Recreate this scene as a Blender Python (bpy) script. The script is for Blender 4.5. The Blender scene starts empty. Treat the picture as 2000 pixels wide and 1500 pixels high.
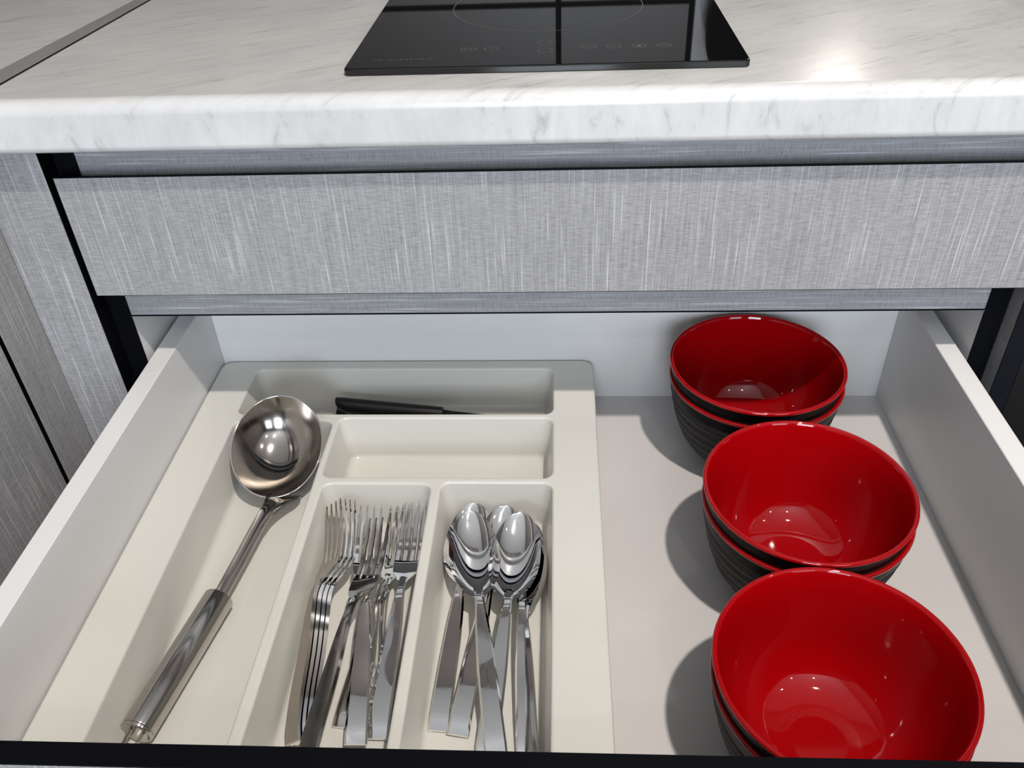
import bpy, bmesh, math, random
from mathutils import Vector, Matrix

random.seed(7)
SC = bpy.context.scene
COL = SC.collection

# ------------------------------------------------------------------ camera
cam_d = bpy.data.cameras.new('camera')
cam_d.sensor_width = 36.0
cam_d.lens = 30.011
cam_d.clip_start = 0.02
cam = bpy.data.objects.new('camera', cam_d)
cam.location = (0.01128, -0.66289, 0.52256)
cam.rotation_euler = (0.92745, 0.03553, 0.04297)
COL.objects.link(cam)
SC.camera = cam

# ------------------------------------------------------------------ world, exposure
w = bpy.data.worlds.new('sky')
w.use_nodes = True
SC.world = w
bg = w.node_tree.nodes['Background']
bg.inputs[0].default_value = (0.70, 0.82, 1.0, 1)
bg.inputs[1].default_value = 0.6
SC.view_settings.view_transform = 'Standard'
SC.view_settings.look = 'None'
SC.view_settings.gamma = 1.0
SC.view_settings.use_curve_mapping = False
SC.view_settings.exposure = 0.22
SC.cycles.max_bounces = 8
SC.cycles.glossy_bounces = 5
SC.cycles.caustics_reflective = True
SC.cycles.sample_clamp_indirect = 4.0
SC.cycles.use_denoising = True


# ------------------------------------------------------------------ daylight at the windows
def area(name, loc, rot, sx, sy, power, col):
    l = bpy.data.lights.new(name, 'AREA')
    l.shape = 'RECTANGLE'
    l.size, l.size_y = sx, sy
    l.energy = power
    l.color = col
    o = bpy.data.objects.new(name, l)
    o.location = loc
    o.rotation_euler = rot
    COL.objects.link(o)
    return o


WIN = [(-0.38, 0.42, 0.05, 1.50), (0.95, 1.85, 0.05, 1.50)]      # x0, x1, z0, z1 on wall_front
POW = [52.0, 19.0]
for (wx0, wx1, wz0, wz1), pw in zip(WIN, POW):
    area('window_daylight', ((wx0 + wx1) / 2, -2.96, (wz0 + wz1) / 2), (math.pi / 2, 0, 0),
         wx1 - wx0, wz1 - wz0, pw, (0.80, 0.89, 1.0))
DOWN = [(0.42, -0.84, 21.5), (1.55, -0.84, 2.0), (0.42, -2.0, 3.0), (1.55, -2.0, 2.0)]   # ceiling downlights
Z_FLOOR, Z_CEIL = -0.56, 1.94


# ------------------------------------------------------------------ materials
def new_mat(name):
    m = bpy.data.materials.new(name)
    m.use_nodes = True
    nt = m.node_tree
    return m, nt, nt.nodes['Principled BSDF']


def plain(name, col, rough=0.5, metal=0.0, spec=0.5, coat=0.0, noise=0.0, nscale=30.0, bump=0.0, bscale=200.0):
    m, nt, b = new_mat(name)
    b.inputs['Base Color'].default_value = (*col, 1)
    b.inputs['Roughness'].default_value = rough
    b.inputs['Metallic'].default_value = metal
    b.inputs['Specular IOR Level'].default_value = spec
    b.inputs['Coat Weight'].default_value = coat
    b.inputs['Coat Roughness'].default_value = 0.04
    tc = nt.nodes.new('ShaderNodeTexCoord')
    if noise > 0:
        n = nt.nodes.new('ShaderNodeTexNoise')
        n.inputs['Scale'].default_value = nscale
        n.inputs['Detail'].default_value = 4
        r = nt.nodes.new('ShaderNodeValToRGB')
        r.color_ramp.elements[0].position = 0.3
        r.color_ramp.elements[1].position = 0.7
        r.color_ramp.elements[0].color = (*[c * (1 - noise) for c in col], 1)
        r.color_ramp.elements[1].color = (*[min(1, c * (1 + noise)) for c in col], 1)
        nt.links.new(tc.outputs['Object'], n.inputs['Vector'])
        nt.links.new(n.outputs['Fac'], r.inputs['Fac'])
        nt.links.new(r.outputs['Color'], b.inputs['Base Color'])
    if bump > 0:
        n2 = nt.nodes.new('ShaderNodeTexNoise')
        n2.inputs['Scale'].default_value = bscale
        bp = nt.nodes.new('ShaderNodeBump')
        bp.inputs['Strength'].default_value = bump
        bp.inputs['Distance'].default_value = 0.001
        nt.links.new(tc.outputs['Object'], n2.inputs['Vector'])
        nt.links.new(n2.outputs['Fac'], bp.inputs['Height'])
        nt.links.new(bp.outputs['Normal'], b.inputs['Normal'])
    return m


def fabric(name, dark, light, grain='v'):
    """woven linen-look laminate: long threads along the grain, short ones across"""
    m, nt, b = new_mat(name)
    N, Lk = nt.nodes, nt.links
    tc = N.new('ShaderNodeTexCoord')

    def nz(scale, detail, rough=0.6):
        mp = N.new('ShaderNodeMapping')
        mp.inputs['Scale'].default_value = scale
        n = N.new('ShaderNodeTexNoise')
        n.inputs['Scale'].default_value = 1.0
        n.inputs['Detail'].default_value = detail
        n.inputs['Roughness'].default_value = rough
        Lk.new(tc.outputs['Object'], mp.inputs['Vector'])
        Lk.new(mp.outputs['Vector'], n.inputs['Vector'])
        return n.outputs['Fac']

    if grain == 'v':
        a = nz((900, 900, 16), 3)
        c = nz((110, 110, 1000), 3)
        s = nz((620, 620, 12), 2)
    else:
        a = nz((16, 16, 1000), 3)
        c = nz((900, 900, 110), 3)
        s = nz((12, 12, 700), 2)
    g = nz((7, 7, 7), 2)

    def math_n(op, x, y):
        k = N.new('ShaderNodeMath')
        k.operation = op
        for i, v in enumerate((x, y)):
            if isinstance(v, (int, float)):
                k.inputs[i].default_value = v
            else:
                Lk.new(v, k.inputs[i])
        return k.outputs[0]

    f = math_n('ADD', math_n('MULTIPLY', a, 0.38), math_n('MULTIPLY', c, 0.42))
    f = math_n('ADD', f, math_n('MULTIPLY', g, 0.06))
    f = math_n('ADD', f, math_n('MULTIPLY', nz((900, 900, 900), 2), 0.20))
    f = math_n('SUBTRACT', f, 0.03)
    r = N.new('ShaderNodeValToRGB')
    r.color_ramp.elements[0].position = 0.36
    r.color_ramp.elements[1].position = 0.64
    r.color_ramp.elements[0].color = (*dark, 1)
    r.color_ramp.elements[1].color = (*light, 1)
    Lk.new(f, r.inputs['Fac'])
    r2 = N.new('ShaderNodeValToRGB')
    r2.color_ramp.elements[0].position = 0.585
    r2.color_ramp.elements[1].position = 0.70
    r2.color_ramp.elements[0].color = (0, 0, 0, 1)
    r2.color_ramp.elements[1].color = (0.75, 0.75, 0.75, 1)
    Lk.new(s, r2.inputs['Fac'])
    mx = N.new('ShaderNodeMix')
    mx.data_type = 'RGBA'
    Lk.new(r2.outputs['Color'], mx.inputs['Factor'])
    Lk.new(r.outputs['Color'], mx.inputs[6])
    mx.inputs[7].default_value = (*[min(1, x * 1.45) for x in light], 1)
    Lk.new(mx.outputs[2], b.inputs['Base Color'])
    b.inputs['Roughness'].default_value = 0.42
    bp = N.new('ShaderNodeBump')
    bp.inputs['Strength'].default_value = 0.12
    bp.inputs['Distance'].default_value = 0.0006
    Lk.new(f, bp.inputs['Height'])
    Lk.new(bp.outputs['Normal'], b.inputs['Normal'])
    return m


def marble(name, rough=0.25):
    m, nt, b = new_mat(name)
    N, Lk = nt.nodes, nt.links
    tc = N.new('ShaderNodeTexCoord')
    mp = N.new('ShaderNodeMapping')
    mp.vector_type = 'TEXTURE'
    mp.inputs['Rotation'].default_value = (0, 0, math.radians(30))
    mp.inputs['Scale'].default_value = (0.050, 0.0060, 0.03)
    Lk.new(tc.outputs['Object'], mp.inputs['Vector'])
    n = N.new('ShaderNodeTexNoise')
    n.inputs['Scale'].default_value = 1.0
    n.inputs['Detail'].default_value = 6
    n.inputs['Roughness'].default_value = 0.62
    n.inputs['Distortion'].default_value = 0.5
    Lk.new(mp.outputs['Vector'], n.inputs['Vector'])
    r = N.new('ShaderNodeValToRGB')
    e = r.color_ramp.elements
    e[0].position, e[0].color = 0.25, (0.36, 0.36, 0.36, 1)
    e[1].position, e[1].color = 0.405, (0.545, 0.54, 0.53, 1)
    k = e.new(0.60)
    k.color = (0.585, 0.58, 0.57, 1)
    Lk.new(n.outputs['Fac'], r.inputs['Fac'])
    # broad clouding
    n2 = N.new('ShaderNodeTexNoise')
    n2.inputs['Scale'].default_value = 14
    n2.inputs['Detail'].default_value = 5
    Lk.new(tc.outputs['Object'], n2.inputs['Vector'])
    r2 = N.new('ShaderNodeValToRGB')
    r2.color_ramp.elements[0].position, r2.color_ramp.elements[0].color = 0.3, (0.9, 0.9, 0.91, 1)
    r2.color_ramp.elements[1].position, r2.color_ramp.elements[1].color = 0.62, (1, 1, 1, 1)
    Lk.new(n2.outputs['Fac'], r2.inputs['Fac'])
    # hairline veins
    v = N.new('ShaderNodeTexNoise')
    v.inputs['Scale'].default_value = 22
    v.inputs['Detail'].default_value = 3
    v.inputs['Distortion'].default_value = 1.2
    Lk.new(tc.outputs['Object'], v.inputs['Vector'])
    r3 = N.new('ShaderNodeValToRGB')
    q = r3.color_ramp.elements
    q[0].position, q[0].color = 0.340, (1, 1, 1, 1)
    q[1].position, q[1].color = 0.352, (0.91, 0.91, 0.92, 1)
    q2 = q.new(0.364)
    q2.color = (1, 1, 1, 1)
    Lk.new(v.outputs['Fac'], r3.inputs['Fac'])

    def mul(a_, b_):
        x = N.new('ShaderNodeMix')
        x.data_type = 'RGBA'
        x.blend_type = 'MULTIPLY'
        x.inputs['Factor'].default_value = 1
        Lk.new(a_, x.inputs[6])
        Lk.new(b_, x.inputs[7])
        return x.outputs[2]

    Lk.new(mul(mul(r.outputs['Color'], r2.outputs['Color']), r3.outputs['Color']), b.inputs['Base Color'])
    b.inputs['Roughness'].default_value = rough
    n3 = N.new('ShaderNodeTexNoise')
    n3.inputs['Scale'].default_value = 900
    bp = N.new('ShaderNodeBump')
    bp.inputs['Strength'].default_value = 0.08
    bp.inputs['Distance'].default_value = 0.0004
    Lk.new(tc.outputs['Object'], n3.inputs['Vector'])
    Lk.new(n3.outputs['Fac'], bp.inputs['Height'])
    Lk.new(bp.outputs['Normal'], b.inputs['Normal'])
    return m


def steel(name, col, r0, r1, scale=60.0, stretch=(1, 1, 1)):
    m, nt, b = new_mat(name)
    N, Lk = nt.nodes, nt.links
    tc = N.new('ShaderNodeTexCoord')
    mp = N.new('ShaderNodeMapping')
    mp.inputs['Scale'].default_value = stretch
    n = N.new('ShaderNodeTexNoise')
    n.inputs['Scale'].default_value = scale
    n.inputs['Detail'].default_value = 5
    r = N.new('ShaderNodeMapRange')
    r.inputs['From Min'].default_value = 0.42
    r.inputs['From Max'].default_value = 0.66
    r.inputs['To Min'].default_value = r0
    r.inputs['To Max'].default_value = r1
    Lk.new(tc.outputs['Object'], mp.inputs['Vector'])
    Lk.new(mp.outputs['Vector'], n.inputs['Vector'])
    Lk.new(n.outputs['Fac'], r.inputs['Value'])
    Lk.new(r.outputs['Result'], b.inputs['Roughness'])
    b.inputs['Base Color'].default_value = (*col, 1)
    b.inputs['Metallic'].default_value = 1.0
    return m


M = {}
M['fabric'] = fabric('linen_laminate', (0.18, 0.177, 0.177), (0.365, 0.36, 0.362))
M['fabric_h'] = fabric('linen_laminate_cross', (0.17, 0.17, 0.175), (0.325, 0.325, 0.335), 'h')
M['marble'] = marble('marble_laminate')
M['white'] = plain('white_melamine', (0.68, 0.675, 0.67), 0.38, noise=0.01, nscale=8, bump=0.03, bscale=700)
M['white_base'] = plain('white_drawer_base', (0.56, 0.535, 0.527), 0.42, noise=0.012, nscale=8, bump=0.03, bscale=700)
M['tray'] = plain('tray_plastic', (0.61, 0.60, 0.555), 0.20, noise=0.012, nscale=12, bump=0.05, bscale=30)
M['black'] = plain('black_edge', (0.0022, 0.0025, 0.0038), 0.5, spec=0.06, noise=0.1)
M['navy'] = plain('dark_navy_edge', (0.004, 0.005, 0.008), 0.5, spec=0.15, noise=0.1)
M['glass_black'] = plain('hob_glass', (0.004, 0.004, 0.004), 0.03, spec=0.6, noise=0.1)
M['print'] = plain('hob_print', (0.13, 0.13, 0.125), 0.3, noise=0.05)
M['red'] = plain('red_glaze', (0.285, 0.0006, 0.0022), 0.04, spec=0.5, coat=0.0, noise=0.03, nscale=20)
M['bowl_dark'] = plain('charcoal_glaze', (0.019, 0.019, 0.020), 0.45, spec=0.18, noise=0.35, nscale=90, bump=0.25, bscale=350)
M['bowl_band'] = plain('black_glaze', (0.002, 0.002, 0.002), 0.35, spec=0.06, noise=0.1)
M['steel'] = steel('polished_steel', (0.86, 0.85, 0.84), 0.02, 0.11)
M['steel_brushed'] = steel('brushed_steel', (0.50, 0.475, 0.45), 0.10, 0.20, 90, (1, 0.06, 1))
M['steel_dull'] = steel('worn_steel', (0.42, 0.385, 0.35), 0.11, 0.20, 26)
M['steel_brown_reflect'] = steel('brown_reflection_steel', (0.50, 0.46, 0.42), 0.05, 0.16)  # fork steel with a brown reflection put into its base colour
M['black_plastic'] = plain('black_plastic', (0.003, 0.003, 0.003), 0.45, spec=0.2, noise=0.1)
M['alu'] = plain('aluminium_strip', (0.34, 0.34, 0.34), 0.45, metal=0.4, noise=0.03)
M['wall'] = plain('painted_wall', (0.20, 0.18, 0.165), 0.8, noise=0.02, nscale=5)
M['ceiling'] = plain('painted_ceiling', (0.85, 0.84, 0.82), 0.85, noise=0.01, nscale=5)
M['floor'] = plain('floor_tile', (0.16, 0.13, 0.11), 0.5, noise=0.15, nscale=6)
M['splash'] = plain('taupe_panel', (0.075, 0.067, 0.062), 0.35, noise=0.06, nscale=9)
M['door_dark'] = plain('umber_door', (0.075, 0.062, 0.055), 0.4, noise=0.1, nscale=10)
M['frame'] = plain('window_frame', (0.7, 0.7, 0.7), 0.4, noise=0.01)


def emit(name, col, s):
    m, nt, b = new_mat(name)
    b.inputs['Emission Color'].default_value = (*col, 1)
    b.inputs['Emission Strength'].default_value = s
    b.inputs['Base Color'].default_value = (*col, 1)
    return m


M['lamp'] = emit('lamp_lens', (1.0, 0.90, 0.76), 12.0)
mg, ntg, bgl = new_mat('window_glass')
bgl.inputs['Transmission Weight'].default_value = 1.0
bgl.inputs['Roughness'].default_value = 0.0
M['pane'] = mg


# ------------------------------------------------------------------ mesh helpers
class MB:
    def __init__(s):
        s.v, s.f, s.flat = [], [], set()

    def add(s, verts, faces, flat=False):
        o = len(s.v)
        s.v += [tuple(x) for x in verts]
        for f in faces:
            if flat:
                s.flat.add(len(s.f))
            s.f.append(tuple(i + o for i in f))

    def bm_add(s, bm, flat=False):
        bm.verts.index_update()
        s.add([v.co.copy() for v in bm.verts], [[v.index for v in f.verts] for f in bm.faces], flat)
        bm.free()

    def box(s, x0, x1, y0, y1, z0, z1, bevel=0.0, seg=2):
        bm = bmesh.new()
        bmesh.ops.create_cube(bm, size=1)
        for v in bm.verts:
            v.co = Vector(((x0 + x1) / 2 + v.co.x * (x1 - x0), (y0 + y1) / 2 + v.co.y * (y1 - y0),
                           (z0 + z1) / 2 + v.co.z * (z1 - z0)))
        if bevel > 0:
            bmesh.ops.bevel(bm, geom=list(bm.edges), offset=bevel, segments=seg, affect='EDGES', profile=0.5)
        s.bm_add(bm)
        return s

    def rings(s, rings, cap0=True, cap1=True, closed=False):
        n = len(rings[0])
        V = [p for r in rings for p in r]
        F = []
        m = len(rings)
        for i in range(m if closed else m - 1):
            a, b = i * n, ((i + 1) % m) * n
            for j in range(n):
                k = (j + 1) % n
                F.append((a + j, a + k, b + k, b + j))
        if not closed:
            if cap0:
                F.append(tuple(reversed(range(n))))
            if cap1:
                F.append(tuple((m - 1) * n + j for j in range(n)))
        s.add(V, F)
        return s

    def lathe(s, prof, seg=64, c=(0, 0, 0), cap0=False, cap1=False):
        rings = []
        for r, z in prof:
            rings.append([(c[0] + r * math.cos(2 * math.pi * j / seg), c[1] + r * math.sin(2 * math.pi * j / seg), c[2] + z)
                          for j in range(seg)])
        return s.rings(rings, cap0, cap1)

    def tube(s, pts, rad, seg=10, closed=False):
        pts = [Vector(p) for p in pts]
        n = len(pts)
        rings = []
        up = Vector((0, 0, 1))
        for i, p in enumerate(pts):
            if closed:
                d = pts[(i + 1) % n] - pts[i - 1]
            else:
                d = pts[min(i + 1, n - 1)] - pts[max(i - 1, 0)]
            d.normalize()
            u = up if abs(d.dot(up)) < 0.95 else Vector((0, 1, 0))
            a = d.cross(u).normalized()
            b = a.cross(d).normalized()
            r = rad[i] if isinstance(rad, (list, tuple)) else rad
            rings.append([p + a * math.cos(2 * math.pi * j / seg) * r + b * math.sin(2 * math.pi * j / seg) * r for j in range(seg)])
        return s.rings(rings, True, True, closed)

    def build(s, name, mat, parent=None, sharp=35, local=False):
        """link as one mesh object; coordinates are world ones unless local"""
        me = bpy.data.meshes.new(name)
        v = s.v
        if parent is not None and not local:
            b = WLOC[parent.name]
            v = [(x - b[0], y - b[1], z - b[2]) for x, y, z in v]
        me.from_pydata(v, [], s.f)
        me.validate()
        bm = bmesh.new()
        bm.from_mesh(me)
        bmesh.ops.recalc_face_normals(bm, faces=list(bm.faces))
        bm.to_mesh(me)
        bm.free()
        me.polygons.foreach_set('use_smooth', [True] * len(me.polygons))
        if sharp:
            me.set_sharp_from_angle(angle=math.radians(sharp))
        for i in s.flat:
            me.polygons[i].use_smooth = False
        me.materials.append(mat)
        o = bpy.data.objects.new(name, me)
        COL.objects.link(o)
        if parent is not None:
            o.parent = parent
            WLOC[o.name] = WLOC[parent.name]
        else:
            WLOC[o.name] = (0, 0, 0)
        return o


WLOC = {}


def thing(name, label, cat, loc=(0, 0, 0), group=None, mat4=None):
    o = bpy.data.objects.new(name, None)
    o.empty_display_size = 0.02
    COL.objects.link(o)
    if mat4 is not None:
        o.matrix_world = mat4
    else:
        o.location = loc
    WLOC[o.name] = tuple(loc)
    tag(o, label, cat, group)
    return o


def tag(o, label, cat, group=None):
    o['label'] = label
    o['category'] = cat
    if group:
        o['group'] = group
    return o


def struct(o, label=None, cat=None):
    o['kind'] = 'structure'
    if label:
        o['label'] = label
        o['category'] = cat
    return o


def smooth_curve(keys, x):
    """catmull-like interpolation through (x, y) keys"""
    if x <= keys[0][0]:
        return keys[0][1]
    for i in range(len(keys) - 1):
        x0, y0 = keys[i]
        x1, y1 = keys[i + 1]
        if x <= x1:
            xm, ym = keys[i - 1] if i > 0 else (x0 - (x1 - x0), y0)
            xp, yp = keys[i + 2] if i + 2 < len(keys) else (x1 + (x1 - x0), y1)
            h = x1 - x0
            t = (x - x0) / h
            m0 = (y1 - ym) / (x1 - xm) * h
            m1 = (yp - y0) / (xp - x0) * h
            return ((2 * t ** 3 - 3 * t ** 2 + 1) * y0 + (t ** 3 - 2 * t ** 2 + t) * m0
                    + (-2 * t ** 3 + 3 * t ** 2) * y1 + (t ** 3 - t ** 2) * m1)
    return keys[-1][1]


def rrect(x0, x1, y0, y1, r, n=6):
    pts = []
    for cx, cy, a0 in ((x1 - r, y1 - r, 0), (x0 + r, y1 - r, 90), (x0 + r, y0 + r, 180), (x1 - r, y0 + r, 270)):
        for i in range(n + 1):
            a = math.radians(a0 + 90 * i / n)
            pts.append((cx + r * math.cos(a), cy + r * math.sin(a)))
    return pts


# ------------------------------------------------------------------ room shell
RX0, RX1, RY0, RY1 = -1.0, 2.5, -3.0, 0.49
struct(MB().box(RX0 - .1, RX1 + .1, RY0 - .1, RY1 + .1, Z_FLOOR - .1, Z_FLOOR).build('floor', M['floor']), 'brown tiled kitchen floor', 'floor')
struct(MB().box(RX0 - .1, RX1 + .1, RY0 - .1, RY1 + .1, Z_CEIL, Z_CEIL + .1).build('ceiling', M['ceiling']), 'white painted kitchen ceiling', 'ceiling')
struct(MB().box(RX0 - .1, RX1 + .1, RY1, RY1 + .1, Z_FLOOR, Z_CEIL).build('wall_back', M['wall']), 'wall behind the hob worktop', 'wall')
struct(MB().box(RX0 - .1, RX0, RY0, RY1, Z_FLOOR, Z_CEIL).build('wall_left', M['wall']), 'wall left of the kitchen corner', 'wall')
struct(MB().box(RX1, RX1 + .1, RY0, RY1, Z_FLOOR, Z_CEIL).build('wall_right', M['wall']), 'wall at the far right side', 'wall')
mb = MB()
mb.box(RX0 - .1, RX1 + .1, RY0 - .1, RY0, Z_FLOOR, WIN[0][2])
mb.box(RX0 - .1, RX1 + .1, RY0 - .1, RY0, WIN[0][3], Z_CEIL)
for a, b in ((RX0 - .1, WIN[0][0]), (WIN[0][1], WIN[1][0]), (WIN[1][1], RX1 + .1)):
    mb.box(a, b, RY0 - .1, RY0, WIN[0][2], WIN[0][3])
struct(mb.build('wall_front', M['wall']), 'window wall facing the drawers', 'wall')
for i, (wx0, wx1, wz0, wz1) in enumerate(WIN):
    fr = MB()
    t = 0.05
    fr.box(wx0, wx0 + t, RY0 - .08, RY0 - .02, wz0, wz1).box(wx1 - t, wx1, RY0 - .08, RY0 - .02, wz0, wz1)
    fr.box(wx0 + t, wx1 - t, RY0 - .08, RY0 - .02, wz0, wz0 + t).box(wx0 + t, wx1 - t, RY0 - .08, RY0 - .02, wz1 - t, wz1)
    xm = (wx0 + wx1) / 2
    fr.box(xm - t / 2, xm + t / 2, RY0 - .08, RY0 - .02, wz0 + t, wz1 - t)
    fo = struct(fr.build('window_%d' % (i + 1), M['frame']), 'white framed window facing the drawers', 'window')
    for a, b in ((wx0 + t, xm - t / 2), (xm + t / 2, wx1 - t)):
        MB().box(a, b, RY0 - .055, RY0 - .045, wz0 + t, wz1 - t).build('pane', M['pane'], fo)

# ------------------------------------------------------------------ worktops
ZT, ZB, YC = 0.3444, 0.3083, -0.115


def jx(y, side):           # the joint between the worktops drifts a little
    return (-0.3977 + (y + 0.0414) * 0.0742) if side < 0 else (-0.3776 + (y + 0.0777) * 0.0500)


def worktop_profile():
    pr = []
    r, r2 = 0.0095, 0.005
    for i in range(9):
        a = math.radians(90 + 90 * i / 8)
        pr.append((YC + r + r * math.cos(a), ZT - r + r * math.sin(a)))
    for i in range(5):
        a = math.radians(180 + 90 * i / 4)
        pr.append((YC + r2 + r2 * math.cos(a), ZB + r2 + r2 * math.sin(a)))
    pr.insert(9, (YC, ZB + r2 + .0006))
    pr.insert(9, (YC, ZT - r - .0006))
    return [(RY1, ZT), (YC + r + .0008, ZT)] + pr + [(RY1, ZB)]


mb = MB()
mb.rings([[(jx(y, 1), y, z) for y, z in worktop_profile()], [(RX1, y, z) for y, z in worktop_profile()]])
tag(mb.build('worktop', M['marble'], sharp=50), 'white marble-look worktop with rounded front edge holding the hob', 'worktop')
mb = MB()
xe = -0.384
pts_top = [(RX0, RY1), (jx(RY1, -1), RY1), (jx(YC, -1) + .001, YC), (xe, YC), (xe, -1.4), (RX0, -1.4)]
mb.rings([[(x, y, ZB) for x, y in pts_top], [(x, y, ZT - .004) for x, y in pts_top],
          [(x - (0.004 if x == xe else 0), y, ZT) for x, y in pts_top]])
tag(mb.build('worktop', M['marble'], sharp=40), 'white marble-look worktop left of the metal joint strip', 'worktop')
mb = MB()
q = [(jx(RY1, -1), RY1), (jx(RY1, 1), RY1), (jx(YC + .004, 1), YC + .004), (jx(YC + .004, -1), YC + .004)]
mb.rings([[(x, y, ZB + .004) for x, y in q], [(x, y, ZT + .0005) for x, y in q]])
js = mb.build('joint_strip', M['alu'])
tag(js, 'grey metal joint strip between the two worktops', 'joint strip')
mb = MB()
q = [(jx(RY1, 1) - .0016, RY1), (jx(RY1, 1) - .0002, RY1), (jx(YC + .004, 1) - .0002, YC + .004), (jx(YC + .004, 1) - .0016, YC + .004)]
mb.rings([[(x, y, ZT) for x, y in q], [(x, y, ZT + .0009) for x, y in q]])
mb.build('sealant_line', M['black'], js)

# ------------------------------------------------------------------ base cabinet under the hob
XL0, XL1, XR0, XR1 = -0.357, -0.341, 0.3427, 0.3587
YK, YF = -0.080, -0.098
cab = thing('base_cabinet', 'grey linen-look base cabinet with black front edges under the hob', 'cabinet', (0, 0.2, Z_FLOOR))
for x0, x1 in ((XL0, XL1), (XR0, XR1)):
    MB().box(x0, x1, YK, 0.46, Z_FLOOR + .1, ZB).build('side_panel', M['white'], cab)
    for z0, z1 in ((Z_FLOOR + .1, 0.1553), (0.1559, ZB)):
        e = MB().box(x0, x1, YK - .0012, YK, z0, z1).build('edge_band', M['black'], cab)
        e['label'] = 'black edge band'
MB().box(XL1, XR0, YK, -0.064, 0.262, ZB).build('rail', M['fabric_h'], cab)
MB().box(XL1, XR0, YK, -0.064, 0.1573, 0.215).build('rail', M['fabric_h'], cab)
MB().box(XL1, XR0, YK - .0002, -0.064, 0.1559, 0.1573).build('rail_edge', M['black'], cab)
MB().box(XL1, XR0, 0.44, 0.46, Z_FLOOR + .1, ZB).build('back_panel', M['white'], cab)
MB().box(XL1, XR0, YK, 0.44, Z_FLOOR + .1, Z_FLOOR + .118).build('base_panel', M['white'], cab)
MB().box(XL0, XR1, -0.03, 0.0, Z_FLOOR, Z_FLOOR + .1).build('plinth', M['black'], cab)

dr = thing('closed_drawer', 'closed shallow drawer with wide grey linen-look front above the open drawer', 'drawer', (0, -0.09, 0.186))
pf = [(YF, 0.1866), (YF, 0.2842), (YF + .0030, 0.2842), (YK - .0025, 0.2690), (YK - .0025, 0.1866)]
fr = MB().rings([[(-0.3522, y, z) for y, z in pf], [(0.3553, y, z) for y, z in pf]]).build('drawer_front', M['fabric'], dr)
for x0, x1, z0, z1 in ((-0.3529, 0.3560, 0.2842, 0.2848), (-0.3529, 0.3560, 0.1860, 0.1866), (-0.3529, -0.3522, 0.1866, 0.2842), (0.3553, 0.3560, 0.1866, 0.2842)):
    MB().box(x0, x1, YF + .0002, YK - .0025 if z1 < .2 else YF + .0030, z0, z1).build('edge_band', M['black'], fr)['label'] = 'black edge band'
MB().box(-0.325, 0.325, -0.0795, -0.0640, 0.2165, 0.2600).build('front_stiffener', M['white'], dr)
MB().box(-0.325, 0.325, -0.0640, 0.40, 0.2165, 0.2240).build('bottom', M['white'], dr)
MB().box(-0.3365, -0.325, -0.0640, 0.40, 0.2165, 0.26).build('side', M['white'], dr)
MB().box(0.325, 0.3365, -0.0640, 0.40, 0.2165, 0.26).build('side', M['white'], dr)

fp = MB().box(-0.4075, -0.3580, YF, YK, Z_FLOOR + .1, ZB).build('filler_panel', M['fabric'])
MB().box(-0.3580, -0.3571, YF, YK - .0013, Z_FLOOR + .1, ZB).build('edge_band', M['black'], fp)['label'] = 'black edge band'
tag(fp,
    'narrow grey linen-look filler panel left of the drawers', 'panel')
tag(MB().box(-0.4255, -0.4075, -0.1458, YF, Z_FLOOR + .1, ZB, 0.0005, 1).build('filler_panel', M['fabric']),
    'shaded grey corner filler strip beside the left cabinet door', 'panel')
MB().box(-0.4255, -0.4076, -0.1464, -0.1458, Z_FLOOR + .1, ZB).build('edge_band', M['black'], bpy.data.objects['filler_panel.001'])['label'] = 'black edge band'
lc = thing('base_cabinet', 'shaded grey linen-look cabinet on the left, turned at right angle', 'cabinet', (-0.7, -0.45, Z_FLOOR))
dd = MB().box(-0.4255, -0.4075, -0.747, -0.1508, Z_FLOOR + .1, 0.3).build('door', M['fabric'], lc)
MB().box(-0.4255, -0.4076, -0.1508, -0.1502, Z_FLOOR + .1, 0.3).build('edge_band', M['black'], dd)['label'] = 'black edge band'
MB().box(-0.98, -0.4275, -0.76, 0.47, Z_FLOOR + .1, ZB).build('carcass', M['black'], lc)
MB().box(-0.98, -0.47, -0.76, 0.47, Z_FLOOR, Z_FLOOR + .1).build('plinth', M['black'], lc)

rp = thing('side_panel', 'narrow side panel with dark front edge right of the drawers', 'panel', (0.367, 0.15, Z_FLOOR))
MB().box(0.3597, 0.3749, YF + .0012, 0.46, Z_FLOOR, ZB).build('board', M['fabric_h'], rp)
e = MB().box(0.3597, 0.3749, YF, YF + .0012, Z_FLOOR, ZB).build('edge_band', M['navy'], rp)
e['label'] = 'dark navy edge band'
ov = thing('oven', 'black built-in appliance at the right edge of the picture', 'oven', (0.68, 0.2, Z_FLOOR))
MB().box(0.3765, 0.975, -0.070, 0.46, Z_FLOOR + .1, ZB).build('body', M['black'], ov)
MB().box(0.379, 0.972, -0.092, -0.0705, Z_FLOOR + .12, 0.20, 0.002).build('door', M['black_plastic'], ov)
MB().box(0.379, 0.972, -0.092, -0.0705, 0.204, 0.30, 0.002).build('control_panel', M['black_plastic'], ov)
MB().tube([(0.45, -0.125, 0.16), (0.90, -0.125, 0.16)], 0.008).tube([(0.46, -0.125, 0.16), (0.46, -0.09, 0.16)], 0.006).tube(
    [(0.89, -0.125, 0.16), (0.89, -0.09, 0.16)], 0.006).build('handle', M['black_plastic'], ov)

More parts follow.
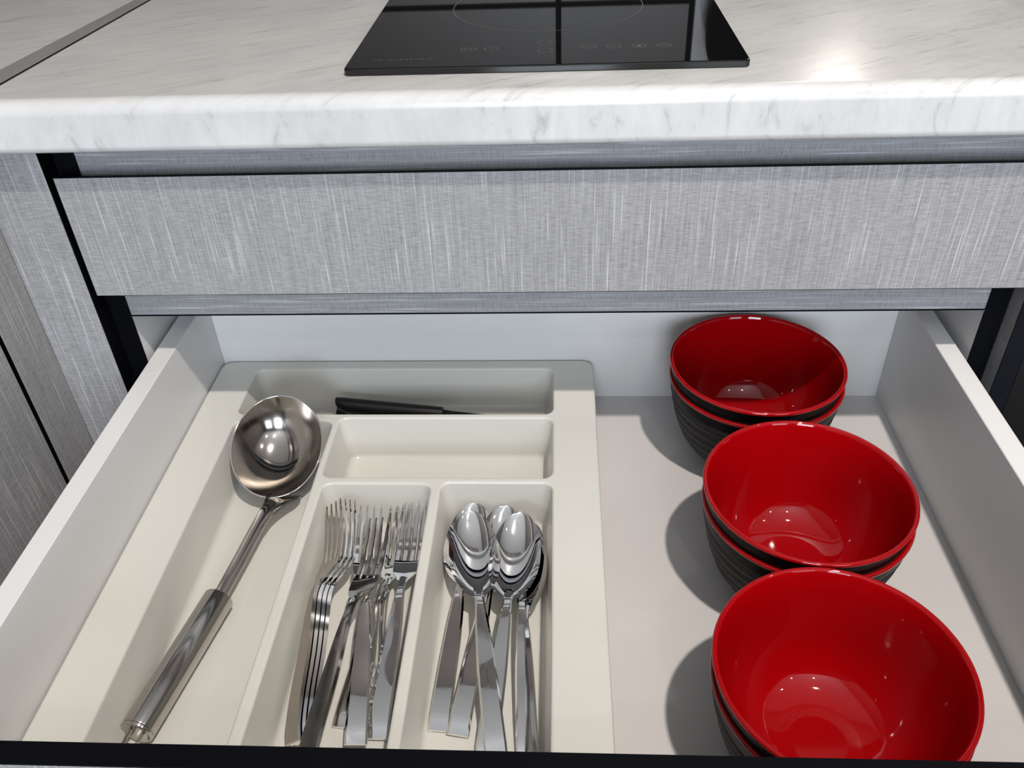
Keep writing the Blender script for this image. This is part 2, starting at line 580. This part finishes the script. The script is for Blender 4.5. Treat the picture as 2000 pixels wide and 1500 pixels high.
# ------------------------------------------------------------------ open drawer
W2, HW, YB, YI = 0.32, 0.1154, 0.0126, -0.4355
dw = thing('open_drawer', 'open white drawer with a cutlery tray and red bowls', 'drawer', (0, -0.2, -0.012))
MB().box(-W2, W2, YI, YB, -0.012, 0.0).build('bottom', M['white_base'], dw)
MB().box(-W2 - .0165, -W2, YI, YB + .016, -0.03, HW, 0.0006, 1).build('side', M['white'], dw)
MB().box(W2, W2 + .0165, YI, YB + .016, -0.03, HW, 0.0006, 1).build('side', M['white'], dw)
MB().box(-W2, W2, YB, YB + .016, -0.012, HW, 0.0004, 1).build('back', M['white'], dw)
fr = MB().box(-0.3529, 0.3560, YI - .0125, YI, -0.17, 0.1245).build('drawer_front', M['fabric'], dw)
e = MB().box(-0.3529, 0.3560, YI - .0125, YI, 0.1245, 0.1255, 0.0003, 1).build('edge_band', M['black'], fr)
e['label'] = 'black top edge'
for sx in (-1, 1):
    MB().box(sx * 0.3375 - .003, sx * 0.3375 + .003, -0.40, 0.40, -0.045, -0.032).build('runner', M['alu'], dw)

# ------------------------------------------------------------------ cutlery tray
ZR, ZTF = 0.0455, 0.0035
COMP = {'A': (-0.2815, 0.0052, -0.0712, -0.0030), 'B': (-0.1850, 0.0052, -0.1540, -0.0775),
        'C': (-0.2795, -0.1908, -0.4120, -0.0812), 'D': (-0.1815, -0.0930, -0.4120, -0.1620),
        'E': (-0.0845, 0.0052, -0.4120, -0.1605)}
mb = MB()
bm = bmesh.new()


def bm_loop(pts, z):
    vs = [bm.verts.new((x, y, z)) for x, y in pts]
    return [bm.edges.new((vs[i], vs[(i + 1) % len(vs)])) for i in range(len(vs))]


LIP = 0.0022
edges = bm_loop(rrect(-0.3192 + LIP, 0.0436 - LIP, -0.4320 + LIP, 0.0112 - LIP, 0.010), ZR)
for c in COMP.values():
    edges += bm_loop(rrect(c[0] - LIP, c[1] + LIP, c[2] - LIP, c[3] + LIP, 0.008 + LIP), ZR)
bmesh.ops.triangle_fill(bm, use_beauty=True, edges=edges)
mb.bm_add(bm, flat=True)
DR, FB = 0.0095, 0.006
for c in COMP.values():
    rings = []
    for i in range(6):                                   # rounded lip
        a = math.radians(90 * i / 5)
        off = -LIP + LIP * math.sin(a)
        z = ZR - LIP + LIP * math.cos(a)
        rings.append([(x, y, z) for x, y in rrect(c[0] + off, c[1] - off, c[2] + off, c[3] - off, 0.008 - off)])
    for t in (0.5, 1.0):
        off = (DR - FB * .7) * t
        z = ZR - LIP - (ZR - LIP - ZTF - FB) * t
        rings.append([(x, y, z) for x, y in rrect(c[0] + off, c[1] - off, c[2] + off, c[3] - off, 0.008 + .002 * t)])
    for i in range(1, 6):
        a = math.radians(90 * i / 5)
        off = DR - FB * .7 + FB * (1 - math.cos(a))
        z = ZTF + FB * (1 - math.sin(a))
        rings.append([(x, y, z) for x, y in rrect(c[0] + off, c[1] - off, c[2] + off, c[3] - off, max(.004, 0.010 - off * .3))])
    mb.rings(rings, cap0=False, cap1=True)
outer = []
for i in range(5):
    a = math.radians(90 * i / 4)
    off = LIP - LIP * math.sin(a)
    outer.append([(x, y, ZR - LIP + LIP * math.cos(a)) for x, y in rrect(-0.3192 + off, 0.0436 - off, -0.4320 + off, 0.0112 - off, 0.010 + LIP - off)])
outer.append([(x, y, 0.0006) for x, y in rrect(-0.3192, 0.0436, -0.4320, 0.0112, 0.010 + LIP)])
mb.rings(outer, cap0=False, cap1=False)
tray = mb.build('cutlery_tray', M['tray'], sharp=60)
tag(tray, 'off-white moulded plastic cutlery tray with five compartments in the drawer', 'cutlery tray')

# ------------------------------------------------------------------ bowls
OUT = [(0.0, 0.0015), (0.029, 0.0015), (0.0305, 0.0), (0.0345, 0.0), (0.0362, 0.004), (0.046, 0.0105), (0.0555, 0.022),
       (0.0620, 0.036), (0.0665, 0.052), (0.0694, 0.066), (0.0712, 0.078), (0.0716, 0.082)]


def outer_r(z):
    k = [(zz, rr) for rr, zz in OUT[4:]]
    return smooth_curve(k, z)


def bowl(label, c, group):
    t = thing('bowl', label, 'bowl', c, group)
    # charcoal ribbed outside
    pr = [(0.0005, 0.0015), (0.029, 0.0015), (0.0305, 0.0), (0.0345, 0.0), (0.0362, 0.004)]
    n = 78
    for i in range(1, n + 1):
        z = 0.004 + (0.0715 - 0.004) * i / n
        rib = 0.00045 * (math.sin(z * 2 * math.pi / 0.0045) * 0.8 + 0.5 * math.sin(z * 2 * math.pi / 0.0031 + 1))
        pr.append((outer_r(z) + (rib if 0.006 < z < 0.0705 else 0), z))
    out = MB().lathe(pr, 96, c, cap0=True).build('ribbed_outside', M['bowl_dark'], t, sharp=0)
    out['label'] = 'charcoal ribbed outside'
    pr = [(outer_r(0.0715), 0.0715), (outer_r(0.0745), 0.0745), (outer_r(0.078), 0.078), (0.0716, 0.0815)]
    MB().lathe(pr, 96, c).build('glaze_band', M['bowl_band'], t, sharp=0)['label'] = 'black glazed band below the rim'
    rim = [(0.0716, 0.0815), (0.0726, 0.0824), (0.0728, 0.0836), (0.0724, 0.0848), (0.0714, 0.0853), (0.0703, 0.0849),
           (0.0695, 0.0840), (0.0690, 0.0820)]
    for z in (0.076, 0.068, 0.058, 0.048, 0.038, 0.029, 0.0215, 0.0155, 0.0115, 0.0088):
        rim.append((outer_r(z - 0.0022) - 0.0036, z))
    rim += [(0.0300, 0.0070), (0.0270, 0.0064), (0.0255, 0.0061), (0.016, 0.0060), (0.0005, 0.0060)]
    MB().lathe(rim, 96, c, cap1=True).build('red_inside', M['red'], t, sharp=0)['label'] = 'glossy red inside and rim'
    return t


STK = [((0.1779, -0.0665), 'the back stack near the drawer wall'), ((0.1856, -0.2189), 'the middle stack'),
       ((0.1710, -0.3651), 'the front stack nearest the viewer')]
for (bx, by), nm in STK:
    bowl('lower red bowl with charcoal ribbed outside in ' + nm, (bx + .0006, by - .0006, 0.0), 'red bowls in the drawer')
    bowl('upper glossy red bowl in ' + nm, (bx, by, 0.0143), 'red bowls in the drawer')


# ------------------------------------------------------------------ cutlery
def frame_matrix(tail, tip, roll):
    tail, tip = Vector(tail), Vector(tip)
    y = (tip - tail).normalized()
    x = y.cross(Vector((0, 0, 1))).normalized()
    z = x.cross(y).normalized()
    R = Matrix.Rotation(roll, 3, y)
    x, z = R @ x, R @ z
    m = Matrix((x, y, z)).transposed().to_4x4()
    m.translation = tail
    return m


CL = 0.192


def section(w_, th, crown):
    """cross-section of a flat handle, half width w_, thickness th, softly crowned top"""
    e = min(0.0014, w_ * .38)
    return [(-w_, th * .30), (-w_ + e, th + crown * .5), (0, th + crown), (w_ - e, th + crown * .5), (w_, th * .30), (w_ - e * .5, 0), (0, -th * .08), (-w_ + e * .5, 0)]


HW_KEYS = [(0, .0074), (.004, .0074), (.03, .0070), (.06, .0064), (.085, .0052), (.102, .0038), (.112, .0032), (.122, .0036)]
HT_KEYS = [(0, .0018), (.01, .0021), (.06, .0026), (.09, .0030), (.11, .0030), (.122, .0018)]
HZ_KEYS = [(0, -.0034), (.010, -.0008), (.03, .0014), (.06, .0030), (.085, .0050), (.104, .0064), (.113, .0058), (.122, .0040)]


def handle_mb(ornate=False):
    mb = MB()
    rings = []
    n = 40
    for i in range(n + 1):
        y = 0.122 * i / n
        hw = smooth_curve(HW_KEYS, y)
        if ornate:
            hw = smooth_curve([(0, .0030), (.006, .0062), (.02, .0074), (.05, .0062), (.09, .0036), (.122, .0036)], y)
        th = smooth_curve(HT_KEYS, y)
        z = smooth_curve(HZ_KEYS, y)
        rings.append([(a, y, z + b) for a, b in section(hw, th, 0.00005 + .0002 * min(1, y / .08))])
    return mb.rings(rings)


def fork_head_mb():
    mb = MB()
    zk = [(.114, .0056), (.122, .0034), (.130, .0008), (.140, -.0012), (.155, -.0004), (.175, .0040), (.192, .0090)]
    wk = [(.114, .0032), (.119, .0044), (.124, .0074), (.129, .0096), (.134, .0105), (.139, .0108), (.145, .0108)]
    rings = []
    n = 20
    for i in range(n + 1):
        y = .114 + .027 * i / n
        hw = smooth_curve(wk, y)
        z = smooth_curve(zk, y)
        th = 0.0016
        sag = 0.0006
        rings.append([(-hw, y, z + th * .5 + sag), (-hw + .0004, y, z + th + sag), (-hw * .5, y, z + th + sag * .3), (0, y, z + th),
                      (hw * .5, y, z + th + sag * .3), (hw - .0004, y, z + th + sag), (hw, y, z + th * .5 + sag),
                      (hw - .0004, y, z + sag), (0, y, z), (-hw + .0004, y, z + sag)])
    mb.rings(rings)
    for k in range(4):
        cx = (-1.5 + k) * 0.0056
        rings = []
        for i in range(13):
            t = i / 12
            y = .1395 + .0525 * t
            z = smooth_curve(zk, y)
            hw = 0.0021 * (1 - .45 * t) if t < .75 else 0.0021 * (.66 - (t - .75) * 1.8)
            hw = max(hw, .0005)
            x = cx * (1 - .04 * t)
            th = 0.0016 * (1 - .35 * t)
            rings.append([(x - hw, y, z + th * .3), (x - hw * .7, y, z + th), (x + hw * .7, y, z + th), (x + hw, y, z + th * .3),
                          (x + hw * .6, y, z), (x - hw * .6, y, z)])
        mb.rings(rings)
    return mb


def spoon_head_mb():
    mb = MB()
    nt, nx = 30, 16
    th = 0.0011
    top, bot = [], []
    for i in range(nt + 1):
        t = i / nt
        s = 0.5 - 0.5 * math.cos(math.pi * t)
        y = .1105 + .0815 * s
        if s > .48:
            wv = 0.0194 * max(0.0, 1 - ((s - .48) / .52) ** 2.1) ** 0.52
        else:
            wv = 0.0194 * max(0.0, 1 - ((.48 - s) / .48) ** 1.9) ** 0.62
        wv = max(wv, 0.0030 if s < .5 else 0.0006)
        d = 0.0088 * max(0.0, math.sin(math.pi * s ** 0.92)) ** 0.75
        zr = smooth_curve([(.1105, .0058), (.124, .0036), (.145, .0022), (.17, .0026), (.192, .0056)], y)
        rt, rb = [], []
        for j in range(nx + 1):
            u = -1 + 2 * j / nx
            zz = zr - d * (1 - abs(u) ** 2.3)
            rt.append((u * wv, y, zz + th))
            rb.append((u * wv * .97, y, zz))
        top.append(rt)
        bot.append(list(reversed(rb)))
    rings = [a + b for a, b in zip(top, bot)]
    mb.rings(rings)
    return mb


fork_head = spoon_head = None


def make_fork(label, tail, tip, roll, ornate=False, brown_reflect=False):
    m = frame_matrix(tail, tip, math.radians(roll))
    t = thing('fork', label, 'fork', group='forks in the tray', mat4=m)
    mat = M['steel_brown_reflect'] if brown_reflect else M['steel']
    for nm, fn in (('handle', lambda: handle_mb(ornate)), ('head', fork_head_mb)):
        key = nm + 'fork' + str(ornate) + str(brown_reflect)
        if key in CACHE:
            o = bpy.data.objects.new(nm, CACHE[key])
            COL.objects.link(o)
            o.parent = t
        else:
            o = fn().build(nm, mat, t, sharp=22, local=True)
            CACHE[key] = o.data
    if ornate:
        mb = MB()
        for k in range(15):
            y = 0.004 + k * 0.0042
            hw = smooth_curve([(0, .0030), (.006, .0062), (.02, .0074), (.05, .0062), (.09, .0036)], y)
            z = smooth_curve(HZ_KEYS, y) + smooth_curve(HT_KEYS, y)
            for sx in (-1, 1):
                bm = bmesh.new()
                bmesh.ops.create_icosphere(bm, subdivisions=1, radius=0.00125 if k % 3 else 0.0017)
                for v in bm.verts:
                    v.co = Vector((v.co.x + sx * (hw - .0012), v.co.y * 1.2 + y, v.co.z * .8 + z - .0002))
                mb.bm_add(bm)
        for k, y in enumerate((0.012, 0.024, 0.036, 0.047)):
            z = smooth_curve(HZ_KEYS, y) + smooth_curve(HT_KEYS, y) + .0005
            mb.tube([((.0026 - .0003 * k) * math.cos(a * math.pi / 6), y + .0034 * math.sin(a * math.pi / 6), z) for a in range(12)],
                    0.0006, 6, True)
        mb.build('scroll_relief', mat, t, sharp=0, local=True)['label'] = 'raised scroll ornament'
    return t


def make_spoon(label, tail, tip, roll):
    m = frame_matrix(tail, tip, math.radians(roll))
    t = thing('spoon', label, 'spoon', group='spoons in the tray', mat4=m)
    for nm, fn in (('handle', handle_mb), ('spoon_bowl', spoon_head_mb)):
        key = nm + 'spoon'
        if key in CACHE:
            o = bpy.data.objects.new(nm, CACHE[key])
            COL.objects.link(o)
            o.parent = t
        else:
            o = fn().build(nm, M['steel'], t, sharp=22 if nm == 'handle' else 70, local=True)
            CACHE[key] = o.data
    return t


CACHE = {}
make_spoon('spoon with handle end lying furthest left in the spoon compartment', (-0.0689, -0.3542, 0.0080), (-0.0583, -0.1634, 0.0185), 0)
make_spoon('dark-reflecting spoon lying behind and between the two front spoons', (-0.0557, -0.3576, 0.0088), (-0.0319, -0.1679, 0.0205), 4)
make_spoon('front left spoon on top, handle leaning to the right', (-0.0292, -0.3745, 0.0165), (-0.0598, -0.1863, 0.0330), 0)
make_spoon('front right spoon on top, handle leaning to the left', (-0.0363, -0.3767, 0.0110), (-0.0192, -0.1871, 0.0330), 0)
make_spoon('spoon nested under the front right spoon, handle pointing straight forward', (-0.0094, -0.3747, 0.0085), (-0.0215, -0.1846, 0.0270), 0)
make_spoon('spoon on its side, mostly hidden by the right compartment edge', (-0.0072, -0.3831, 0.0120), (-0.0066, -0.1924, 0.0270), -62)

st0 = Vector((-0.1614, -0.3712, 0.0190))
st1 = Vector((-0.1637, -0.1803, 0.0345))
roll = -38
mt = frame_matrix(st0, st1, math.radians(roll))
zn = mt.to_3x3() @ Vector((0, 0, 1))
ords = ['topmost fork of the tilted nested stack by the left divider', 'second fork of the tilted nested fork stack',
        'third fork of the tilted nested fork stack', 'lowest fork of the tilted nested fork stack']
for k in range(4):
    make_fork(ords[k], st0 - zn * 0.0031 * k + Vector((0.0005 * k, 0.0015 * k, 0)), st1 - zn * 0.0031 * k + Vector((0.0012 * k, 0.001 * k, 0)), roll, brown_reflect=(k == 0))
make_fork('fork lying across the top of the pile, handle leaning left', (-0.1471, -0.3909, 0.0250), (-0.1260, -0.2013, 0.0370), -14, brown_reflect=True)
make_fork('fork under the crossing one, bright handle pointing straight forward', (-0.1192, -0.3700, 0.0170), (-0.1412, -0.1807, 0.0300), 10)
make_fork('fork along the right divider with its square handle end in view', (-0.1083, -0.3614, 0.0090), (-0.1056, -0.1712, 0.0230), 0)
make_fork('fork with ornate scrolled handle beside the right divider', (-0.1172, -0.3595, 0.0075), (-0.1171, -0.1688, 0.0180), -12, ornate=True)
make_fork('fork at the bottom of the pile, handle end pointing forward left', (-0.1332, -0.3531, 0.0078), (-0.1131, -0.1628, 0.0140), 0)

# ------------------------------------------------------------------ ladle
ld = thing('ladle', 'large steel serving ladle with tubular handle in the left compartment', 'ladle', (-0.2457, -0.2577, ZTF))
far, near = Vector((-0.2358, -0.0775, 0.0705)), Vector((-0.2283, -0.1560, 0.0240))
u = (far - near) * 0.5
cen = (far + near) * 0.5
vx = Vector((0.0385, 0.0045, 0.0))
nrm = vx.cross(u).normalized()
mb = MB()


def dish(depth, scl, off):
    rr = []
    for i in range(15):
        s = i / 14
        s = math.sin(s * math.pi / 2)
        s = max(s, 0.01)
        ring = []
        for j in range(56):
            a = 2 * math.pi * j / 56
            pnt = cen + (u * math.sin(a) + vx * math.cos(a)) * s * scl - nrm * (depth * (1 - s ** 2.4) + off)
            ring.append(pnt)
        rr.append(ring)
    return rr


inn = dish(0.0240, 1.0, 0.0)
out_ = dish(0.0246, 1.0, 0.0010)
mb.rings(list(reversed(out_)) and (inn + list(reversed(out_))), True, True)
lb = mb.build('ladle_bowl', M['steel_dull'], ld, sharp=50)
MB().tube([cen + (u * math.sin(2 * math.pi * j / 72) + vx * math.cos(2 * math.pi * j / 72)) * 1.005 - nrm * .0004 for j in range(72)], 0.0007, 6, True).build('rim', M['steel'], lb, sharp=0)
# neck and shaft: flat channel bar
path = [((-0.2215, -0.1390, 0.0085), .0090, .0012), ((-0.2220, -0.1460, 0.0150), .0125, .0014), ((-0.2232, -0.1530, 0.0205), .0130, .0018), ((-0.2250, -0.1595, 0.0228), .0106, .0024), ((-0.2274, -0.1665, 0.0230), .0080, .0028), ((-0.2308, -0.1760, 0.0220), .0062, .0032),
        ((-0.2345, -0.1880, 0.0195), .0056, .0034), ((-0.2400, -0.2240, 0.0170), .0056, .0036), ((-0.2460, -0.2620, 0.0150), .0056, .0036)]
rings = []
for i, (pt, hw, th) in enumerate(path):
    pt = Vector(pt)
    d = Vector(path[min(i + 1, len(path) - 1)][0]) - Vector(path[max(i - 1, 0)][0])
    d.normalize()
    sx = d.cross(Vector((0, 0, 1))).normalized()
    up = sx.cross(d).normalized()
    g = th * .45
    sec = [(-hw, 0), (-hw, th * .7), (-hw * .8, th), (-hw * .35, th - g), (hw * .35, th - g), (hw * .8, th), (hw, th * .7), (hw, 0), (hw * .6, -th * .3), (-hw * .6, -th * .3)]
    rings.append([pt + sx * a + up * b for a, b in sec])
MB().rings(rings).build('shaft', M['steel_dull'], ld, sharp=40)
g0, g1 = Vector((-0.2454, -0.2560, 0.0157)), Vector((-0.2650, -0.3630, 0.0150))
d = (g1 - g0).normalized()
L_ = (g1 - g0).length
R_ = 0.0113


def along(prof, seg=40):
    sx = d.cross(Vector((0, 0, 1))).normalized()
    up = sx.cross(d).normalized()
    return [[g0 + d * t + (sx * math.cos(2 * math.pi * j / seg) + up * math.sin(2 * math.pi * j / seg)) * r for j in range(seg)] for r, t in prof]


MB().rings(along([(.0072, .0012), (R_ - .0014, .0004), (R_ - .0010, 0), (R_ - .0003, .0), (R_, .0005), (R_, L_ - .0008), (R_ - .0003, L_)])).build('grip', M['steel_brushed'], ld, sharp=40)
MB().rings(along([(R_ - .0003, L_ + .0002), (R_ + .0001, L_ + .0008), (R_ - .0002, L_ + .0022), (R_ - .0012, L_ + .0028), (.0085, L_ + .0016), (.004, L_ + .0012)])).build('end_cap', M['steel_brushed'], ld, sharp=40)
sx = d.cross(Vector((0, 0, 1))).normalized()
lp = [g1 + sx * -.0046 + d * .0005, g1 + sx * -.0048 + d * .012, g1 + sx * -.0050 + d * .024]
for i in range(9):
    a = math.pi * i / 8
    lp.append(g1 + d * (.026 + .005 * math.sin(a)) + sx * (-.0050 * math.cos(a)))
lp += [g1 + sx * .0050 + d * .024, g1 + sx * .0048 + d * .012, g1 + sx * .0046 + d * .0005]
MB().tube(lp, 0.0013, 8).build('hanging_loop', M['steel'], ld, sharp=0)

# ------------------------------------------------------------------ knife and peeler in the back compartment
kn = thing('knife', 'black handled knife lying in the back tray compartment', 'knife', (-0.15, -0.034, ZTF))
a, b, c = Vector((-0.2010, -0.0318, 0.0305)), Vector((-0.0995, -0.0340, 0.0200)), Vector((-0.0225, -0.0352, 0.0105))
rings = []
for t, h, wd in ((0, .0040, .0035), (.02, .0060, .006), (.10, .0082, .0075), (.4, .0100, .0076), (.75, .0100, .0074), (.985, .0095, .007), (1, .0085, .006)):
    pnt = a.lerp(b, t)
    rings.append([pnt + Vector((0, wd * math.cos(k * math.pi / 6), h * math.sin(k * math.pi / 6) - h + .002)) for k in range(12)])
MB().rings(rings).build('handle', M['black_plastic'], kn, sharp=50)
rings = []
for t, h in ((-.04, .010), (0, .0112), (.4, .0106), (.75, .0086), (.93, .0050), (1, .0006)):
    pnt = b.lerp(c, t)
    rings.append([pnt + Vector((0, -.0009, -.0010)), pnt + Vector((0, .0009, -.0010)), pnt + Vector((0, .0002, -.001 - h)), pnt + Vector((0, -.0002, -.001 - h))])
MB().rings(rings).build('blade', M['black_plastic'], kn, sharp=20)
pe = thing('peeler', 'small black peeler with thin metal bars under the knife handle', 'peeler', (-0.185, -0.030, ZTF))
rings = []
for t, wd in ((0, .003), (.1, .006), (.5, .0065), (.9, .006), (1, .003)):
    pnt = Vector((-0.186, -0.029, 0.0075)).lerp(Vector((-0.090, -0.026, 0.0085)), t)
    rings.append([pnt + Vector((0, wd * math.cos(k * math.pi / 5), wd * .55 * math.sin(k * math.pi / 5))) for k in range(10)])
MB().rings(rings).build('handle', M['black_plastic'], pe, sharp=60)
for oy in (0, 0.0050):
    MB().tube([(-0.1985 + oy, -0.0250, 0.0125), (-0.1880 + oy, -0.0270, 0.0215)], 0.0011, 8).build('metal_bar', M['steel'], pe, sharp=0)
MB().box(-0.2045, -0.1945, -0.0300, -0.0190, 0.0090, 0.0140, 0.0015).build('head', M['black_plastic'], pe)

# ------------------------------------------------------------------ hob
HX0, HX1, HY0, HY1, HT = -0.1357, 0.1389, -0.0748, 0.416, 0.0050
hb = thing('hob', 'black glass induction hob set on the marble-look worktop', 'hob', (0, 0.17, ZT))
mb = MB()
rg = []
for off, z in ((0.0010, ZT), (0.0, ZT + .0008), (0.0, ZT + HT - .0010), (0.0004, ZT + HT - .0003), (0.0011, ZT + HT)):
    rg.append([(x, y, z) for x, y in rrect(HX0 + off, HX1 - off, HY0 + off, HY1 - off, 0.004, 4)])
mb.rings(rg)
gl = mb.build('glass_plate', M['glass_black'], hb, sharp=12)
ZP = ZT + HT


def flat_ring(mb, cx, cy, r, wd, seg=64, a0=0, a1=360):
    V, F = [], []
    for i in range(seg + 1):
        a_ = math.radians(a0 + (a1 - a0) * i / seg)
        for rr in (r - wd / 2, r + wd / 2):
            V.append((cx + rr * math.cos(a_), cy + rr * math.sin(a_), ZP + .00006))
    for i in range(seg):
        F.append((2 * i, 2 * i + 1, 2 * i + 3, 2 * i + 2))
    mb.add(V, F)


for cy in (0.0865, 0.295):
    m_ = MB()
    flat_ring(m_, 0.0022, cy, 0.0775, 0.0006, 96)
    m_.build('zone_ring', M['print'], gl, sharp=0)['label'] = 'thin grey cooking zone ring'
for i, (ix, iy) in enumerate([(-0.0531, -0.0341), (-0.0366, -0.0342), (0.0016, -0.0220), (0.0019, -0.0424), (0.0326, -0.035), (0.0499, -0.0352), (0.0678, -0.0355), (0.0854, -0.0358)]):
    m_ = MB()
    flat_ring(m_, ix, iy, 0.0050, 0.0005, 32)

    def bar(x0, x1, y0, y1):
        m_.add([(ix + x0, iy + y0, ZP + .00006), (ix + x1, iy + y0, ZP + .00006), (ix + x1, iy + y1, ZP + .00006), (ix + x0, iy + y1, ZP + .00006)], [(0, 1, 2, 3)])
    if i == 0:
        for k in (-.0022, 0, .0022):
            bar(k - .0003, k + .0003, -.0018, .0018)
    elif i == 1:
        bar(-.0003, .0003, 0, .0028)
        bar(0, .0022, -.0003, .0003)
    elif i in (2, 3):
        pass
    elif i == 4:
        bar(-.0026, .0026, -.0003, .0003)
    elif i == 5:
        bar(-.0022, .0022, -.0003, .0003)
        bar(-.0003, .0003, -.0022, .0022)
    elif i == 6:
        bar(-.0022, .0022, -.0024, -.0018)
        bar(-.0014, .0014, -.0014, .0014)
    else:
        flat_ring(m_, ix, iy, 0.0026, 0.0005, 20, 110, 430)
        bar(-.0003, .0003, .0006, .0034)
    m_.build('touch_key', M['print'], gl, sharp=0)
m_ = MB()
bx = -0.117
for k in range(12):
    wd = (.0022, .0030, .0016, .0026)[k % 4]
    m_.add([(bx, -0.0560, ZP + .00006), (bx + wd, -0.0560, ZP + .00006), (bx + wd, -0.0553, ZP + .00006), (bx, -0.0553, ZP + .00006)], [(0, 1, 2, 3)])
    if k % 2:
        m_.add([(bx, -0.0560, ZP + .00006), (bx + .0006, -0.0560, ZP + .00006), (bx + .0006, -0.0530, ZP + .00006), (bx, -0.0530, ZP + .00006)], [(0, 1, 2, 3)])
    bx += wd + .0012
m_.build('faint_print', M['print'], gl, sharp=0)

# ------------------------------------------------------------------ backsplash, wall cabinets and things seen in reflections
bs = thing('backsplash', 'taupe backsplash panels with dark joints behind the hob', 'backsplash', (0.3, 0.485, ZT))
bs['kind'] = 'structure'
MB().box(RX0, RX1, 0.484, RY1, ZT, 0.90).build('backing', M['black'], bs)
xs = [RX0, -0.62, 0.0085, 0.176]
for i, (x0, x1) in enumerate(((RX0, -0.623), (-0.617, 0.0080), (0.0140, 0.174))):
    for z0, z1 in ((ZT + .002, 0.4360), (0.4420, 0.66), (0.666, 0.898)):
        MB().box(x0, x1, 0.478, 0.4838, z0, z1, 0.0008, 1).build('panel', M['splash'], bs)
MB().box(0.180, 0.2140, 0.474, 0.4838, ZT + .001, 0.898, 0.001, 1).build('post', M['alu'], bs)
for z0, z1 in ((ZT + .002, 0.4360), (0.4420, 0.66), (0.666, 0.898)):
    MB().box(0.218, RX1, 0.478, 0.4838, z0, z1, 0.0008, 1).build('panel', M['splash'], bs)
mb = MB()
rings = []
for r, o in ((0.002, 0.008), (0.096, 0.008), (0.111, 0.020), (0.115, 0.020), (0.115, 0.016), (0.100, 0.0), (0.002, 0.0)):
    ring = []
    for j in range(64):
        a_ = 2 * math.pi * j / 64
        px, pz = r * math.cos(a_), r * math.sin(a_)
        tl = math.radians(8)
        ring.append((0.305 + px, 0.452 + pz * math.sin(tl) - o * math.cos(tl), ZT + .1145 + pz * math.cos(tl) + o * math.sin(tl) - 0.0005))
    rings.append(ring)
mb.rings(rings)
tag(mb.build('round_tray', M['black'], sharp=40), 'round black tray leaning against the backsplash, seen reflected in the hob', 'tray')
kt = thing('kettle', 'black kettle at the far right corner of the worktop', 'kettle', (0.445, 0.150, ZT))
MB().lathe([(.02, 0), (.083, 0), (.085, .004), (.084, .014), (.076, .02), (.078, .03), (.079, .05), (.070, .12), (.058, .175), (.052, .182), (.02, .188), (.012, .192), (.014, .204), (.008, .21), (.001, .21)],
           40, (0.445, 0.150, ZT), cap0=True, cap1=True).build('body', M['black_plastic'], kt, sharp=40)
MB().tube([(0.50, 0.17, ZT + .17), (0.545, 0.185, ZT + .168), (0.562, 0.19, ZT + .14), (0.56, 0.19, ZT + .08), (0.52, 0.178, ZT + .055)], 0.011).build('handle', M['black_plastic'], kt, sharp=0)
MB().tube([(0.395, 0.133, ZT + .12), (0.375, 0.126, ZT + .15), (0.36, 0.121, ZT + .165)], [0.02, .013, .010]).build('spout', M['black_plastic'], kt, sharp=0)

for k, x0 in enumerate((-0.40, 0.22, 0.84, 1.46)):
    wc = thing('wall_cabinet', ['umber wall cabinet above the left part of the hob', 'umber wall cabinet above the right end of the hob', 'umber wall cabinet above the kettle side',
                                'umber wall cabinet furthest right'][k], 'cabinet', (x0 + .3, 0.32, 0.90), 'wall cabinets')
    MB().box(x0, x0 + .598, 0.17, RY1, 0.90, 1.62).build('body', M['door_dark'], wc)
    for s in (0, 1):
        dd = MB().box(x0 + .002 + .3 * s, x0 + .296 + .3 * s, 0.150, 0.168, 0.902, 1.618, 0.001, 1).build('door', M['door_dark'], wc)
        hx = x0 + (.275 if s == 0 else .322)
        MB().tube([(hx, 0.138, 0.93), (hx, 0.138, 1.05)], 0.004, 8).build('handle', M['alu'], dd, sharp=0)


# ------------------------------------------------------------------ lamps
def disk_light(name, loc, radius, power, col, spread=math.pi):
    l = bpy.data.lights.new(name, 'AREA')
    l.shape = 'DISK'
    l.size = radius * 2
    l.energy = power
    l.color = col
    l.spread = spread
    o = bpy.data.objects.new(name, l)
    o.location = loc
    COL.objects.link(o)
    return o


DL = ['above the open drawer', 'above the right end of the worktop', 'in the middle of the room', 'in the right half of the room']
for (x, y, pw), nm in zip(DOWN, DL):
    t = thing('ceiling_downlight', 'round recessed ceiling downlight ' + nm, 'downlight', (x, y, Z_CEIL), 'ceiling downlights')
    MB().lathe([(.036, -.004), (.055, -.006), (.060, -.003), (.060, 0), (.036, 0)], 40, (x, y, Z_CEIL)).build('ring', M['frame'], t)
    MB().lathe([(.001, -.002), (.036, -.002)], 40, (x, y, Z_CEIL), cap0=True).build('lens', M['lamp'], t)
    disk_light('downlight_beam', (x, y, Z_CEIL - .012), 0.032, pw, (1.0, 0.925, 0.85), math.radians(150))
LX, LY, LZ = 0.362, 0.462, 0.625
t = thing('wall_spotlight', 'small round spotlight on the backsplash right of the hob', 'light', (LX, RY1, LZ))
MB().tube([(LX, 0.478, LZ), (LX, 0.470, LZ)], [.020, .020], 24).build('mount', M['frame'], t)
MB().tube([(LX, 0.470, LZ), (LX, 0.455, LZ - .006)], [.018, .024], 24).build('housing', M['frame'], t)
MB().tube([(LX, 0.4549, LZ - .006), (LX, 0.4540, LZ - .0064)], [.020, .020], 24).build('lens', M['lamp'], t)
b_ = disk_light('wall_spot_beam', (LX, 0.4525, LZ - .007), 0.018, 0.45, (1.0, 0.95, 0.88))
b_.rotation_euler = (math.radians(-68), 0, 0)
